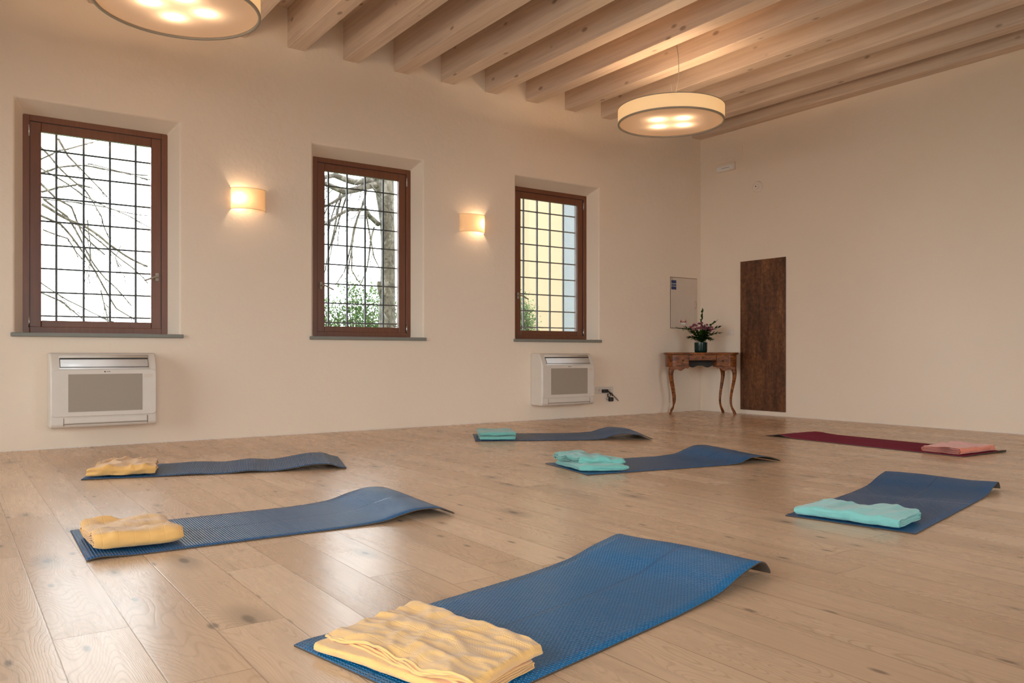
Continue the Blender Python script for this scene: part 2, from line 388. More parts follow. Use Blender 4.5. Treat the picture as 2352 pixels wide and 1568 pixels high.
wl = wall_with_holes('wall_left', 'x', YW, YW + .45, XL, XR + .4, 4.2, [(a, b, WZ0, WZ1) for a, b in WINS], 'long plaster wall with three deep windows', .067)
b = wl.modifiers.new('bevel', 'BEVEL'); b.width = .012; b.segments = 3; b.limit_method = 'ANGLE'; b.angle_limit = radians(20)
struct(MB().box((XR, YN, 0), (XR + .4, YW, 4.2)).build('wall_right', 'plaster'), 'plain plaster end wall')
wall_with_holes('wall_rear', 'y', XL, XL - .4, YN, YW, 4.2, REAR_OPEN, 'plaster wall behind the viewer with glazed openings')
wall_with_holes('wall_near', 'x', YN, YN - .4, XL - .4, XR + .4, 4.2, NEAR_OPEN, 'plaster wall behind the viewer')
struct(MB().box((XL, YN, ZC), (XR, YW, ZC + .08)).build('ceiling', 'beam'), 'whitewashed boards above the beams')
for nm, A, B in (('baseboard_left', (XL, YW - .008, 0), (XR, YW, .009)), ('baseboard_right', (XR - .008, YN, 0), (XR, YW - .008, .009))):
    struct(MB().box(A, B).build(nm, 'white3'), 'thin white bead where floor meets wall')
# beams
x = 2.592 - .5475 * 10; k = 0
bx = [2.592 + .5475 * i for i in range(-9, 8)] + [2.592, 3.141, 3.683, 4.229, 4.774, 5.325, 5.882, 6.438]
bx = sorted({round(v, 3) for v in [2.592 + .548 * i for i in range(-8, 0)] + [2.592, 3.141, 3.683, 4.229, 4.774, 5.325, 5.882, 6.438, 6.985, 7.53, 8.03]})
ordn = ['first', 'second', 'third', 'fourth', 'fifth', 'sixth', 'seventh', 'eighth', 'ninth', 'tenth', 'eleventh']
for i, X in enumerate(bx):
    r = random.Random(i); bw = .16
    o = MB().box((0, YN, ZB), (bw, YW, ZC)).build('ceiling_beam', 'beam', bevel=.004, seg=1); o.location = (X, 0, 0)
    fromr = len(bx) - 1 - i
    tag(o, 'whitewashed timber ceiling beam, ' + ('the one against the right wall' if fromr == 0 else (ordn[fromr] + ' counting from the right wall') if fromr < 11 else 'near the left end of the room, %s from the right wall' % ('twelfth thirteenth fourteenth fifteenth sixteenth seventeenth eighteenth nineteenth twentieth twentyfirst twentysecond'.split()[fromr - 11])), 'beam', 'whitewashed ceiling beams')

# windows
def make_window(idx, a, b, hinge):
    s = .067; x0, x1 = a + s - .004, b - s + .004; z0, z1 = WZ0, WZ1i + .004; y = FRY + .003
    r = empty('window_%d' % idx, ((x0 + x1) / 2, y, z0)); r['kind'] = 'structure'
    r['label'] = {1: 'reddish wooden window at far left with bare twigs outside', 2: 'reddish wooden window in the middle with tree trunk outside', 3: 'reddish wooden window nearest the corner, yellow building outside'}[idx]
    cx = (x0 + x1) / 2; h = (x1 - x0) / 2
    def ring(m, hx, za, zb, t, ya, yb, tb=None, tt=None):
        tb = tb or t; tt = tt or t
        m.box((-hx, ya, za), (-hx + t, yb, zb)).box((hx - t, ya, za), (hx, yb, zb)).box((-hx + t, ya, za), (hx - t, yb, za + tb)).box((-hx + t, ya, zb - tt), (hx - t, yb, zb)); return m
    H = z1 - z0
    ring(MB(), h, 0, H, .052, 0, .07).build('frame', 'frame', r, bevel=.004)
    ring(MB(), h - .044, .034, H - .044, .088, .012, .062, .068, .082).build('sash', 'frame', r, bevel=.006)
    ring(MB(), h - .052, .042, H - .052, .004, .008, .012).build('gasket', 'black', r)
    MB().box((-h + .125, .035, .095), (h - .125, .041, H - .12)).build('pane', 'glass', r)
    sd = -1 if hinge == 'l' else 1
    for z in (.09, H - .13):
        MB().tube([(sd * (h - .046), .004, z - .045), (sd * (h - .046), .004, z + .045)], .007, 10).build('hinge', 'steel', r, smooth=True)
    hd = MB().box((-sd * (h - .088) - .014, -.002, .46), (-sd * (h - .088) + .014, .012, .53)).build('handle_plate', 'rim', r, bevel=.003)
    m = MB().tube([(-sd * (h - .088), .012, .495), (-sd * (h - .088), -.04, .495), (-sd * (h - .088) + sd * .03, -.045, .49), (-sd * (h - .088) + sd * .11, -.045, .455)], [.009, .008, .008, .007], 10)
    m.build('handle', 'rim', r, smooth=True)
    sill = MB().box((a - .025 - cx, YW - .03 - y, -.032), (b + .025 - cx, .03, .0)).build('sill', 'slate', r, bevel=.006)
    # iron grille outside
    g = MB(); gy = .2
    offs = {1: [-.49, -.286, -.084, .116, .319, .52], 2: [-.49, -.29, -.09, .108, .31, .51], 3: [-.45, -.25, -.05, .143, .348, .54]}[idx]
    for ox in offs: g.box((ox - .008, gy - .009, -.05), (ox + .008, gy + .009, H + .1))
    for k in range(9):
        zz = 1.06 + .1945 * k - z0; g.box((-h - .08, gy - .021, zz - .0065), (h + .08, gy - .009, zz + .0065))
    g.build('grille', 'iron', r)
    return r
make_window(1, *WINS[0], 'l'); make_window(2, *WINS[1], 'r'); make_window(3, *WINS[2], 'r')
# unseen glazed openings behind the viewer, sized and placed for daylight
k = 4
for (a, b, c, d) in REAR_OPEN:
    r = empty('window_%d' % k, (XL - .2, (a + b) / 2, c)); r['kind'] = 'structure'; r['label'] = 'unseen glazed door behind the viewer, sized for daylight'; k += 1
    h = (b - a) / 2; H = d - c; m = MB()
    n = 2 if b - a > 2 else 1
    for i in range(n + 1): xx = -h + (2 * h - .09) * i / n; m.box((-.03, xx, 0), (.03, xx + .09, H))
    m.box((-.03, -h, 0), (.03, h, .12)).box((-.03, -h, H - .09), (.03, h, H)); m.build('frame', 'frame', r, bevel=.004)
    MB().box((-.004, -h + .05, .1), (.004, h - .05, H - .05)).build('pane', 'glass', r)
for (a, b, c, d) in NEAR_OPEN:
    r = empty('window_%d' % k, ((a + b) / 2, YN - .2, c)); r['kind'] = 'structure'; r['label'] = 'unseen window behind the viewer, placed for daylight'; k += 1
    h = (b - a) / 2; H = d - c; m = MB()
    for xx in (-h, h - .1): m.box((xx, -.03, 0), (xx + .1, .03, H))
    m.box((-h, -.03, 0), (h, .03, .1)).box((-h, -.03, H - .1), (h, .03, H)); m.build('frame', 'frame', r, bevel=.004)
    MB().box((-h + .05, -.004, .05), (h - .05, .004, H - .05)).build('pane', 'glass', r)

# ------------------------------------------------------------------ big drum lamps
def bulb(parent, loc, P, rad=.03, col=WARM):
    l = bpy.data.lights.new('bulb_light', 'POINT'); l.energy = P; l.color = col; l.shadow_soft_size = rad
    o = bpy.data.objects.new('bulb_light', l); COL.objects.link(o); o.parent = parent; o.location = loc; return o
def make_drum(x, y, z, D, H, label, bend):
    r = empty('drum_pendant', (x, y, z)); tag(r, label, 'pendant lamp', 'drum pendant lamps'); R = D / 2
    MB().lathe([(R, 0), (R, H)], 96).build('shade', 'shade', r, smooth=True)
    MB().lathe([(R + .002, -.004), (R + .002, .010), (R - .014, .010), (R - .014, -.004)], 96, close=True).build('rim', 'rim', r, smooth=True)
    MB().lathe([(R + .002, H - .004), (R + .002, H + .003), (R - .008, H + .003), (R - .008, H - .004)], 96, close=True).build('rim', 'rim', r, smooth=True)
    MB().lathe([(0.0001, .010), (.2, .010), (R - .004, .010)], 96).build('diffuser', 'diffuser', r)
    fr = MB()
    for a in (pi / 4, 3 * pi / 4): fr.tube([(R * .99 * cos(a), R * .99 * sin(a), H - .02), (-R * .99 * cos(a), -R * .99 * sin(a), H - .02)], .004, 6)
    fr.lathe([(.001, H - .005), (.06, H - .005), (.06, H - .03), (.001, H - .03)], 24)
    fr.build('hanging_frame', 'cool', r)
    top = ZC - z
    for a in range(3):
        an = a * 2 * pi / 3 + .3
        MB().tube([(.06 * cos(an), .06 * sin(an), H), (0.0, 0.0, H + .25)], .001, 4).build('suspension_wire', 'steel', r)
    pts = []
    for i in range(17):
        t = i / 16; pts.append((RT.x * bend * sin(t * pi) * (1 - .3 * t), RT.y * bend * sin(t * pi) * (1 - .3 * t), H + (top - H) * t))
    MB().tube(pts, .0035, 8).build('cable', 'rim', r, smooth=True)
    MB().lathe([(.001, top), (.05, top), (.05, top - .025), (.001, top - .03)], 24).build('ceiling_rose', 'cool', r, smooth=True)
    for i in range(4):
        a = YAW + pi / 4 + i * pi / 2 - .23
        bx_ = MB(); bx_.lathe([(.001, H - .035), (.014, H - .035), (.014, H - .05), (.001, H - .05)], 12, (.168 * cos(a), .168 * sin(a))); bx_.build('lamp_holder', 'cool', r)
        bulb(r, (.168 * cos(a), .168 * sin(a), .044), BULB_P, .014)
    return r
make_drum(5.66, 5.40, 2.945, 1.0, .135, 'large round cream drum pendant hanging towards the far corner', .09)
make_drum(1.22, 5.42, 2.945, 1.0, .135, 'large round cream drum pendant cut off by the top edge, left', .05)

# ------------------------------------------------------------------ wall sconces
def make_sconce(x, z, side, label):
    r = empty('wall_sconce', (x, YW, z)); tag(r, label, 'wall lamp', 'fabric wall lamps')
    m = MB(); n = 28; a, b, H = .152, .10, .185; prof = []
    for sc in (1.0, .985):
        row = [(a * sc * cos(pi + pi * i / n), (b * sc) * sin(pi + pi * i / n)) for i in range(n + 1)]; prof.append(row)
    G = [[(p[0], p[1], -H / 2) for p in prof[0]], [(p[0], p[1], H / 2) for p in prof[0]]]
    m.grid(G)
    o = m.build('shade', 'sconce', r, smooth=True, fixn=False)
    for zz in (-H / 2, H / 2):
        MB().tube([(p[0], p[1] - .0005, zz) for p in prof[0]], .0022, 6).build('hem', 'shade', r, smooth=True)
    MB().box((-.07, -.015, -.05), (.07, 0, .05)).build('back_plate', 'cool', r, bevel=.004)
    MB().tube([(side * .03, -.03, 0), (side * .055, -.035, 0)], .012, 10).box((side * .03 - .01, -.04, -.012), (side * .03 + .01, -.014, .012)).build('lamp_holder', 'cool', r)
    bulb(r, (side * .085, -.042, 0), SCONCE_P, .016, (1.0, .73, .48))
    return r
make_sconce(2.232, 2.13, -1, 'cream half-round wall lamp between left and middle windows')
make_sconce(4.606, 2.135, 1, 'cream half-round wall lamp between middle and right windows')

# ------------------------------------------------------------------ heating / cooling consoles
def make_unit(x, z, label):
    W, H, D = .765, .585, .21
    r = empty('air_conditioner', (x, YW, z)); tag(r, label, 'air conditioner', 'white wall heating units')
    prof = [(0, .004), (-D + .02, 0), (-D, .02), (-D, .455), (-D + .012, .50), (-D + .045, .555), (-D + .075, H), (0, H)]
    autosmooth(MB().prism(prof, 'x', 0, W).build('body', 'white', r, bevel=.034, seg=5), 50)
    # outlet slot shade painted as a dark strip, louver on the sloping top
    def slope(zz):  # y on the front for height zz
        P = prof[2:7]
        for (y0, z0), (y1, z1) in zip(P, P[1:]):
            if z0 <= zz <= z1: return y0 + (y1 - y0) * (zz - z0) / (z1 - z0)
        return -D
    def strip(m, x0, x1, za, zb, off, n=6):
        G = []
        for i in range(n + 1):
            zz = za + (zb - za) * i / n; G.append([(x0, slope(zz) - off, zz), (x1, slope(zz) - off, zz)])
        m.grid(G); return m
    def thick(o, t):
        s = o.modifiers.new('thickness', 'SOLIDIFY'); s.thickness = t; s.offset = 0; return o
    thick(strip(MB(), .066, .70, .468, .556, .0015).build('outlet_shade', 'dark', r, fixn=False), .002)
    autosmooth(thick(strip(MB(), .070, .696, .474, .532, .005).build('louver', 'white2', r, fixn=False), .006))
    autosmooth(thick(strip(MB(), .062, .704, .458, .468, .004).build('outlet_lip', 'white2', r, fixn=False), .007))
    autosmooth(thick(strip(MB(), .062, .704, .545, .566, .004).build('outlet_lip', 'white', r, fixn=False), .006))
    pf = []
    def rr(x0, z0, x1, z1, rad, n=6):
        pts = []
        for cx_, cz_, a0 in ((x1 - rad, z1 - rad, 0), (x0 + rad, z1 - rad, pi / 2), (x0 + rad, z0 + rad, pi), (x1 - rad, z0 + rad, 3 * pi / 2)):
            for i in range(n + 1): a = a0 + pi / 2 * i / n; pts.append((cx_ + rad * cos(a), cz_ + rad * sin(a)))
        return pts
    autosmooth(MB().prism(rr(.008, .088, W - .008, .452, .03), 'y', -D - .008, -D + .005).build('front_panel', 'white', r, bevel=.005, seg=3))
    g = MB().box((.122, -D - .0095, .125), (.652, -D - .006, .418))
    g.build('intake_grille', m_grille(), r)
    m = MB().box((.09, -D - .0016, .018), (.094, -D + .002, .08)).box((.69, -D - .0016, .018), (.694, -D + .002, .08)).box((.09, -D - .0016, .028), (.694, -D + .002, .033))
    m.build('flap_gap_shade', 'gap', r)  # brown strips painting the shade of the joint around the flap
    MB().box((.096, -D - .006, .036), (.688, -D + .002, .080)).build('lower_flap', 'white', r, bevel=.004)
    lg = MB(); lg.lathe([(.0001, 0), (.0055, 0), (.0055, .001), (.0001, .001)], 16)
    lo = lg.build('logo', 'dark', r); lo.rotation_euler = (pi / 2, 0, 0); lo.location = (.378, -D - .0082, .436)
    MB().box((.387, -D - .0093, .4345), (.392, -D - .008, .4375)).box((.394, -D - .0093, .434), (.402, -D - .008, .438)).box((.404, -D - .0093, .4345), (.417, -D - .008, .4385)).build('logo_bar', 'dark', r)
    MB().box((.662, -D - .0088, .385), (.73, -D - .0078, .414)).build('sticker', 'cool', r)
    return r
def m_grille():
    if 'fine_intake_mesh' in bpy.data.materials: return bpy.data.materials['fine_intake_mesh']
    t = NT('fine_intake_mesh'); sp = t.n('SeparateXYZ', {0: t.obj()})
    a = t.math('SINE', t.math('MULTIPLY', sp.outputs[0], 1200)); b = t.math('SINE', t.math('MULTIPLY', sp.outputs[2], 1200))
    c = t.mix(t.mapr(t.math('MULTIPLY', a, b), -.4, .6), (.27, .225, .175), (.40, .335, .27))
    return t.pbr(c, .6)
make_unit(.661, .172, 'white wall-mounted heating unit under the leftmost window')
make_unit(5.39, .168, 'white wall-mounted heating unit under the window nearest the corner')

# outlet with adapter and lead
r = empty('power_outlet', (6.49, YW, .31)); tag(r, 'white double socket plate beside the farther heating unit', 'power socket')
MB().box((-.142, -.009, -.042), (.142, 0, .042)).build('plate', 'white', r, bevel=.004)
for xx in (-.085, .085):
    o = MB().lathe([(.0001, 0), (.017, 0), (.019, .002), (.021, .0)], 20).build('socket_face', 'cool', r, smooth=True); o.rotation_euler = (pi / 2, 0, 0); o.location = (xx, -.0095, 0)
    MB().box((xx - .007, -.0125, -.002), (xx - .003, -.0105, .002)).box((xx + .003, -.0125, -.002), (xx + .007, -.0125 + .002, .002)).build('pin_hole', 'dark', r)
r = empty('power_adapter', (6.475, YW, .30)); tag(r, 'black plug and looped lead hanging from the white socket plate', 'power adapter')
MB().box((-.035, -.05, -.018), (.045, -.0095, .022)).build('plug', 'black', r, bevel=.006)
pts = [(.045, -.03, 0), (.07, -.035, -.012), (.09, -.035, -.045), (.075, -.03, -.075), (.05, -.03, -.065), (.045, -.032, -.035), (.07, -.036, -.02), (.105, -.034, -.035), (.125, -.03, -.06)]
MB().tube(pts, .0065, 8).build('lead', 'black', r, smooth=True)
MB().box((.07, -.052, -.125), (.125, -.01, -.075)).build('transformer', 'black', r, bevel=.008)
MB().tube([(.06, -.03, .0), (.12, -.022, -.02), (.155, -.018, -.06), (.21, -.012, -.10), (.24, -.01, -.125)], [.002, .003, .006, .007, .004], 8).build('loose_lead', 'slate', r, smooth=True)
MB().tube([(.07, -.03, -.10), (.03, -.03, -.105), (.02, -.03, -.085), (.04, -.03, -.07)], .0025, 6).build('loop', 'slate', r, smooth=True)
o = MB().box((6.792, YW - .004, .262), (7.108, YW, .44)).build('access_cover', 'plaster', bevel=.002)
tag(o, 'faint square plastered access cover low on the wall left of the table', 'wall panel')

# fuse box
r = empty('fuse_box', (7.858, YW, 1.408)); tag(r, 'flush beige fuse box door in the corner above the small table', 'fuse box')
W2, H2 = .232, .323
MB().box((-W2 - .008, -.004, -H2 - .008), (W2 + .03, 0, H2 + .008)).build('frame', 'gap', r)  # plate toned brown as the shade in the gap around the door
MB().box((-W2, -.012, -H2), (W2 - .03, -.003, H2)).box((W2 - .026, -.008, -H2), (W2 + .025, -.003, H2)).build('door', 'cool', r, bevel=.002)
pts = [(W2 - .025, -.012, .0 + .03 * 1), (W2 - .005, -.02, .02), (W2, -.02, -.02), (W2 - .01, -.02, -.06), (W2 - .028, -.012, -.07)]
MB().tube(pts, .0025, 6).build('latch', 'rim', r, smooth=True)
st = MB().box((-W2 + .002, -.0135, H2 - .155), (-W2 + .092, -.0118, H2 - .035)).build('sticker', 'navy', r); st['label'] = 'navy blue sticker'
def text(body, size, loc, mat, parent, name='lettering', rot=(pi / 2, 0, 0)):
    cu = bpy.data.curves.new(name, 'FONT'); cu.body = body; cu.size = size; cu.align_x = 'CENTER'; cu.align_y = 'CENTER'; cu.extrude = .0004
    cu.materials.append(M[mat]); tmp = bpy.data.objects.new(name, cu); COL.objects.link(tmp); bpy.context.view_layer.update(); me = bpy.data.meshes.new_from_object(tmp.evaluated_get(bpy.context.evaluated_depsgraph_get())); bpy.data.objects.remove(tmp)
    o = bpy.data.objects.new(name, me); COL.objects.link(o); o.parent = parent; o.location = loc; o.rotation_euler = rot; return o
def sub(o, par): o.parent = par; return o
text('QUADRO', .021, (-W2 + .047, -.0142, H2 - .082), 'print', st)
text('ELETTRICO', .0165, (-W2 + .047, -.0142, H2 - .112), 'print', st)
wn = MB().box((-.068, -.0135, -H2 + .072), (.05, -.0118, -H2 + .082)).prism([(-.068, -H2 + .072), (-.045, -H2 + .072), (-.052, -H2 + .108)], 'y', -.0135, -.0118).prism([(.05, -H2 + .072), (.027, -H2 + .072), (.034, -H2 + .108)], 'y', -.0135, -.0118).build('warning_label', 'red', r)
MB().box((-.045, -.0133, -H2 + .045), (.03, -.0118, -H2 + .068)).build('small_label', 'print', r)
MB().box((-W2 + .004, -.0135, H2 - .026), (-W2 + .026, -.0118, H2 - .008)).build('badge', 'rim', r)

# right wall items
o = MB().box((XR - .011, 5.952, .052), (XR - .001, 6.618, 1.904)).build('wooden_board', 'board', bevel=.002)
tag(o, 'tall dark worn wooden board on the right wall beside the small table', 'wooden board')
r = empty('emergency_light', (XR, 6.845, 3.131)); tag(r, 'small white rectangular emergency light high on the right wall', 'emergency light')
MB().box((-.03, -.148, -.05), (0, .148, .05)).build('housing', 'white3', r, bevel=.006)
MB().box((-.033, -.135, -.036), (-.028, .135, .02)).build('lens', 'white2', r, bevel=.003)
MB().box((-.0335, -.07, -.012), (-.0325, .05, -.004)).build('marking', 'rim', r)
r = empty('smoke_detector', (XR, 6.357, 2.803)); tag(r, 'round white detector on the right wall below the emergency light', 'detector')
o = MB().lathe([(.001, 0), (.068, 0), (.07, .012), (.062, .026), (.05, .030), (.034, .030), (.033, .042), (.001, .044)], 32).build('housing', 'white3', r, smooth=True); o.rotation_euler = (0, -pi / 2, 0)
autosmooth(o, 35)
o = MB().lathe([(.001, 0), (.007, 0), (.007, .003), (.001, .003)], 12).build('indicator', 'dark', r); o.rotation_euler = (0, -pi / 2, 0); o.location = (-.044, 0, 0)
r = empty('light_switch', (XR, 6.788, 1.022)); tag(r, 'cream wall switch plate between the flowers and the dark board', 'switch')
MB().box((-.008, -.063, -.04), (0, .063, .04)).build('plate', 'white3', r, bevel=.003)
for k in range(3): MB().box((-.012, -.045 + k * .031, -.022), (-.007, -.045 + k * .031 + .028, .022)).build('rocker', 'white3', r, bevel=.002)
o = MB().box((XR - .003, 6.59, 3.25), (XR, 7.14, 3.365)).build('cover_panel', 'plaster', bevel=.001)
tag(o, 'faint painted cover strip above the emergency light, near the ceiling', 'wall panel')

# ------------------------------------------------------------------ small writing table in the corner
TA = -.712
r = empty('console_table', (7.735, 6.865, 0), TA); tag(r, 'small antique walnut desk with curved legs across the corner', 'table')
def outline(hx, hy, rad, fx=0.0):
    pts = []
    n = 8
    pts += [(-hx, hy), (-hx, -hy + rad)]
    for i in range(1, n + 1): a = pi + pi / 2 * i / n; pts.append((-hx + rad + rad * cos(a), -hy + rad + rad * sin(a)))
    for i in range(13): t = i / 12; pts.append((-hx + rad + .02 + (2 * hx - 2 * rad - .04) * t, -hy + .012 * sin(pi * t) ** 2))
    for i in range(n + 1): a = 3 * pi / 2 + pi / 2 * i / n; pts.append((hx - rad + rad * cos(a), -hy + rad + rad * sin(a)))
    pts += [(hx, hy)]
    return pts
hx, hy = .425, .145
autosmooth(MB().prism(outline(hx + .025, hy + .014, .11), 'z', .745, .765).build('tabletop', 'table', r, bevel=.006, seg=3))
MB().prism(outline(hx + .012, hy + .006, .11), 'z', .736, .746).build('moulding', 'table', r, bevel=.003)
# body: two pedestals with rounded ends and a shallow centre
def ped(sg):
    pts = [(sg * .165, hy - .012), (sg * .165, -hy + .008)]
    rad = .11
    for i in range(9):
        a = pi / 2 * i / 8; pts.append((sg * (hx - rad + rad * sin(a)), -hy + rad - rad * cos(a)))
    pts.append((sg * hx, hy)); pts.append((sg * .165, hy))
    return MB().prism(pts, 'z', .585, .737)
for sg in (-1, 1): autosmooth(ped(sg).build('pedestal', 'table', r, bevel=.003), 30)
MB().box((-.166, -hy + .012, .668), (.166, hy - .012, .737)).build('centre_rail', 'table', r, bevel=.002)
MB().box((-.166, hy - .02, .60), (.166, hy, .70)).build('back_panel', 'dark', r)
# scalloped apron: lower edge
ap = []
N = 40
def apz(x):
    ax = abs(x)
    if ax < .17: return .578 + .006 * cos(x * 40)
    return .566 - .022 * sin((ax - .17) / .255 * pi * 1.0) ** 2 + .01 * cos(ax * 60)
up = [(-hx + .03 + (2 * hx - .06) * i / N) for i in range(N + 1)]
for sg in (-1, 1):
    seg = [sg * (.165 + (.225) * i / 16) for i in range(17)]
    MB().prism([(q, apz(q)) for q in seg] + [(q, .592) for q in reversed(seg)], 'y', -hy - .004, -hy + .018).build('apron', 'table', r, bevel=.002)
seg = [-.165 + .33 * i / 16 for i in range(17)]
MB().prism([(q, .592 + .016 * cos(q * 34)) for q in seg] + [(q, .645) for q in reversed(seg)], 'y', hy - .03, hy - .02).build('apron', 'dark', r)
for (xa, xb, za, zb) in ((-.315, -.172, .60, .728), (-.160, .160, .676, .728), (.172, .315, .60, .728)):
    d = MB().box((xa, -hy - .006, za), (xb, -hy + .02, zb)).build('drawer', 'table', r, bevel=.003)
    kn = MB().lathe([(.0001, 0), (.006, 0), (.006, .008), (.011, .014), (.009, .021), (.0001, .023)], 14).build('knob', 'brass', d, smooth=True)
    kn.rotation_euler = (pi / 2, 0, 0); kn.location = ((xa + xb) / 2, -hy - .006, (za + zb) / 2)
    MB().box((xa + .012, -hy - .0068, za + .010), (xb - .012, -hy - .0055, za + .0125)).box((xa + .012, -hy - .0068, zb - .0125), (xb - .012, -hy - .0055, zb - .010)).box((xa + .012, -hy - .0068, za + .0125), (xa + .0145, -hy - .0055, zb - .0125)).box((xb - .0145, -hy - .0068, za + .0125), (xb - .012, -hy - .0055, zb - .0125)).build('inlay', 'dark', d, weld=True)
def leg(sx, sy):
    prof = [(.60, 0, .040), (.565, .006, .036), (.53, .014, .030), (.48, .017, .026), (.40, .008, .021), (.30, -.008, .018), (.20, -.020, .0155), (.12, -.018, .0145), (.07, -.004, .0155), (.035, .012, .019), (.012, .018, .022), (0, .016, .018)]
    m = MB(); x0, y0 = sx * (hx - .055 - ((.10 if sx > 0 else .035) if sy > 0 else 0)), sy * (hy - .04) + (.02 if sy > 0 else 0)
    pts = []; rr_ = []
    for z, o_, w_ in prof: pts.append((x0 + sx * o_ * 1.2, y0 + sy * o_ * .9, z)); rr_.append(w_)
    m.tube(pts, rr_, 10)
    o = m.build('leg', 'table', r, smooth=True); s = o.modifiers.new('smooth', 'SUBSURF'); s.levels = 1; s.render_levels = 1
for sx in (-1, 1):
    for sy in (-1, 1): leg(sx, sy)
# vase and bouquet
vx, vy = 7.735 - .005, 6.865 + .0
o = MB().lathe([(.001, 0), (.068, 0), (.076, .008), (.080, .03), (.080, .125), (.077, .125), (.076, .03), (.06, .012), (.001, .01)], 40).build('vase', 'vase', smooth=True, loc=(vx, vy, .765))
tag(autosmooth(o, 50), 'dark green round glass vase standing on the corner desk', 'vase')
bq = empty('flower_bouquet', (vx, vy, .765)); tag(bq, 'mauve blossoms with dark leaves standing in the green vase', 'flowers')
def leafq(m, p, d, L, W, up=Vector((0, 0, 1))):
    d = d.normalized(); s = d.cross(up)
    if s.length < .1: s = d.cross(Vector((1, 0, 0)))
    s.normalize(); n = s.cross(d)
    m.quad(p, p + d * L * .45 + s * W + n * L * .06, p + d * L - n * L * .08, p + d * L * .45 - s * W + n * L * .06)
rb = random.Random(5)
V3 = lambda a, e: Vector((cos(a) * sin(e), sin(a) * sin(e), cos(e)))
stems = []
ph0 = math.atan2(RT.y, RT.x)
# spikes: two leaning left, one up, right ones, fillers
spec = [(ph0 + pi, .98, .34), (ph0 + pi + .3, .85, .29), (ph0 + .1, .88, .32), (ph0 - .1, 1.08, .27), (ph0 + .3, .05, .41), (ph0 - .3, .60, .33)]
for i in range(30): spec.append((rb.uniform(0, 2 * pi), rb.uniform(.15, 1.3), rb.uniform(.13, .22)))
for i, (az, el, L) in enumerate(spec):
    d = V3(az, el); m = MB(); pts = []
    for k in range(8):
        t = k / 7; e2 = el * (0.25 + .75 * t); pts.append(Vector((0, 0, .03)) + V3(az, e2) * (L * t) + Vector((0, 0, .08 * min(1, t * 2))))
    m.tube(pts, .0022, 5); sobj = m.build('stem', 'leafd', bq)
    lm = MB(); nl = 18 if i < 6 else 16
    for k in range(nl):
        t = .35 + .65 * k / nl; q = t * 7; i0 = min(6, int(q)); p = pts[i0].lerp(pts[i0 + 1], q - i0)
        dd = V3(az + rb.uniform(-1.6, 1.6), min(2.1, el * .7 + rb.uniform(.1, 1.1))); leafq(lm, p, dd, rb.uniform(.04, .062), rb.uniform(.012, .019))
    leafq(lm, pts[-1], V3(az, el), .045, .009)
    lm.build('leaves', 'leafd', sobj, fixn=False)
for i in range(28):
    t = i / 27
    off = -.125 + .265 * ((i * .618) % 1.0); dep = rb.uniform(-.075, .03); z = .325 + rb.uniform(-.055, .03) - 1.2 * abs(off) * abs(off)
    c = RT * off + FW * dep; m = MB(); cc = Vector((c.x, c.y, z))
    for k in range(34):
        a = k * 2.4; e = .2 + 1.25 * (k / 34); dd = V3(a, e); leafq(m, cc + dd * .005, dd, rb.uniform(.021, .030), .007)
    m.build('blossom', 'petal', bq, fixn=False)

# ------------------------------------------------------------------ mats
def crom(P, n):
    out = []
    for i in range(len(P) - 1):
        p0 = P[max(0, i - 1)]; p1 = P[i]; p2 = P[i + 1]; p3 = P[min(len(P) - 1, i + 2)]
        for k in range(n):
            t = k / n
            out.append(tuple(.5 * ((2 * b) + (-a + c) * t + (2 * a - 5 * b + 4 * c - d) * t * t + (-a + 3 * b - 3 * c + d) * t ** 3) for a, b, c, d in zip(p0, p1, p2, p3)))
    out.append(P[-1]); return out
def make_mat(P, ang, W, left, right, mat, label, group='blue exercise mats', thick=.005, seed=0):
    L_ = crom(left, 12); R_ = crom(right, 12); n = len(L_); m = MB(); G = []; UV = []
    nw = 14; acc = 0
    for i in range(n):
        if i: acc += math.hypot(L_[i][0] - L_[i - 1][0], L_[i][1] - L_[i - 1][1])
        row = []; ur = []
        for j in range(nw + 1):
            t = j / nw; s = L_[i][0] * (1 - t) + R_[i][0] * t; z = max(0, L_[i][1] * (1 - t) + R_[i][1] * t)
            z *= 1 + .15 * fbm(s * 2 + seed, t * 2)
            row.append((s, -W * t, z + thick + .0006)); ur.append((acc, .6 * t))
        G.append(row); UV.append(ur)
    m.grid(G, UV); o = m.build('yoga_mat', [mat, 'backing'], smooth=True, fixn=False, loc=(P[0], P[1], 0), rot=(0, 0, radians(ang)))
    # make sure the normals look up
    me = o.data
    if me.polygons[0].normal.z < 0: me.flip_normals()
    s = o.modifiers.new('thickness', 'SOLIDIFY'); s.thickness = thick; s.offset = -1; s.material_offset = 1; s.material_offset_rim = 1
    s.use_even_offset = False
    tag(o, label, 'yoga mat', group); return o
def hump(L, H, s0, sharp=.05, end=.004, near=0.0):
    w_ = L - s0
    return [(0, 0), (.04, near), (.10, near * .6), (.2, 0), (.5, 0), (.75, 0), (s0 - .08, 0), (s0 + (w_ - 2 * sharp) * .36, H * .20), (s0 + (w_ - 2 * sharp) * .70, H * .68), (L - sharp * 2.0, H), (L - sharp * .9, H * .86), (L - sharp * .25, H * .40), (L, end)]
make_mat((.731, 2.006), 12, .6, hump(1.50, .052, .95, .05, near=.004), hump(1.465, .056, .95, .05), 'mat_blue', 'bright blue bumpy mat in the foreground with a gold towel')
make_mat((.435, 3.852), -1.5, .6, hump(1.52, .056, 1.0, .09), hump(1.52, .044, 1.05, .09, near=.008), 'mat_mid', 'blue ribbed mat at left, nearer of the two with gold towels', seed=3)
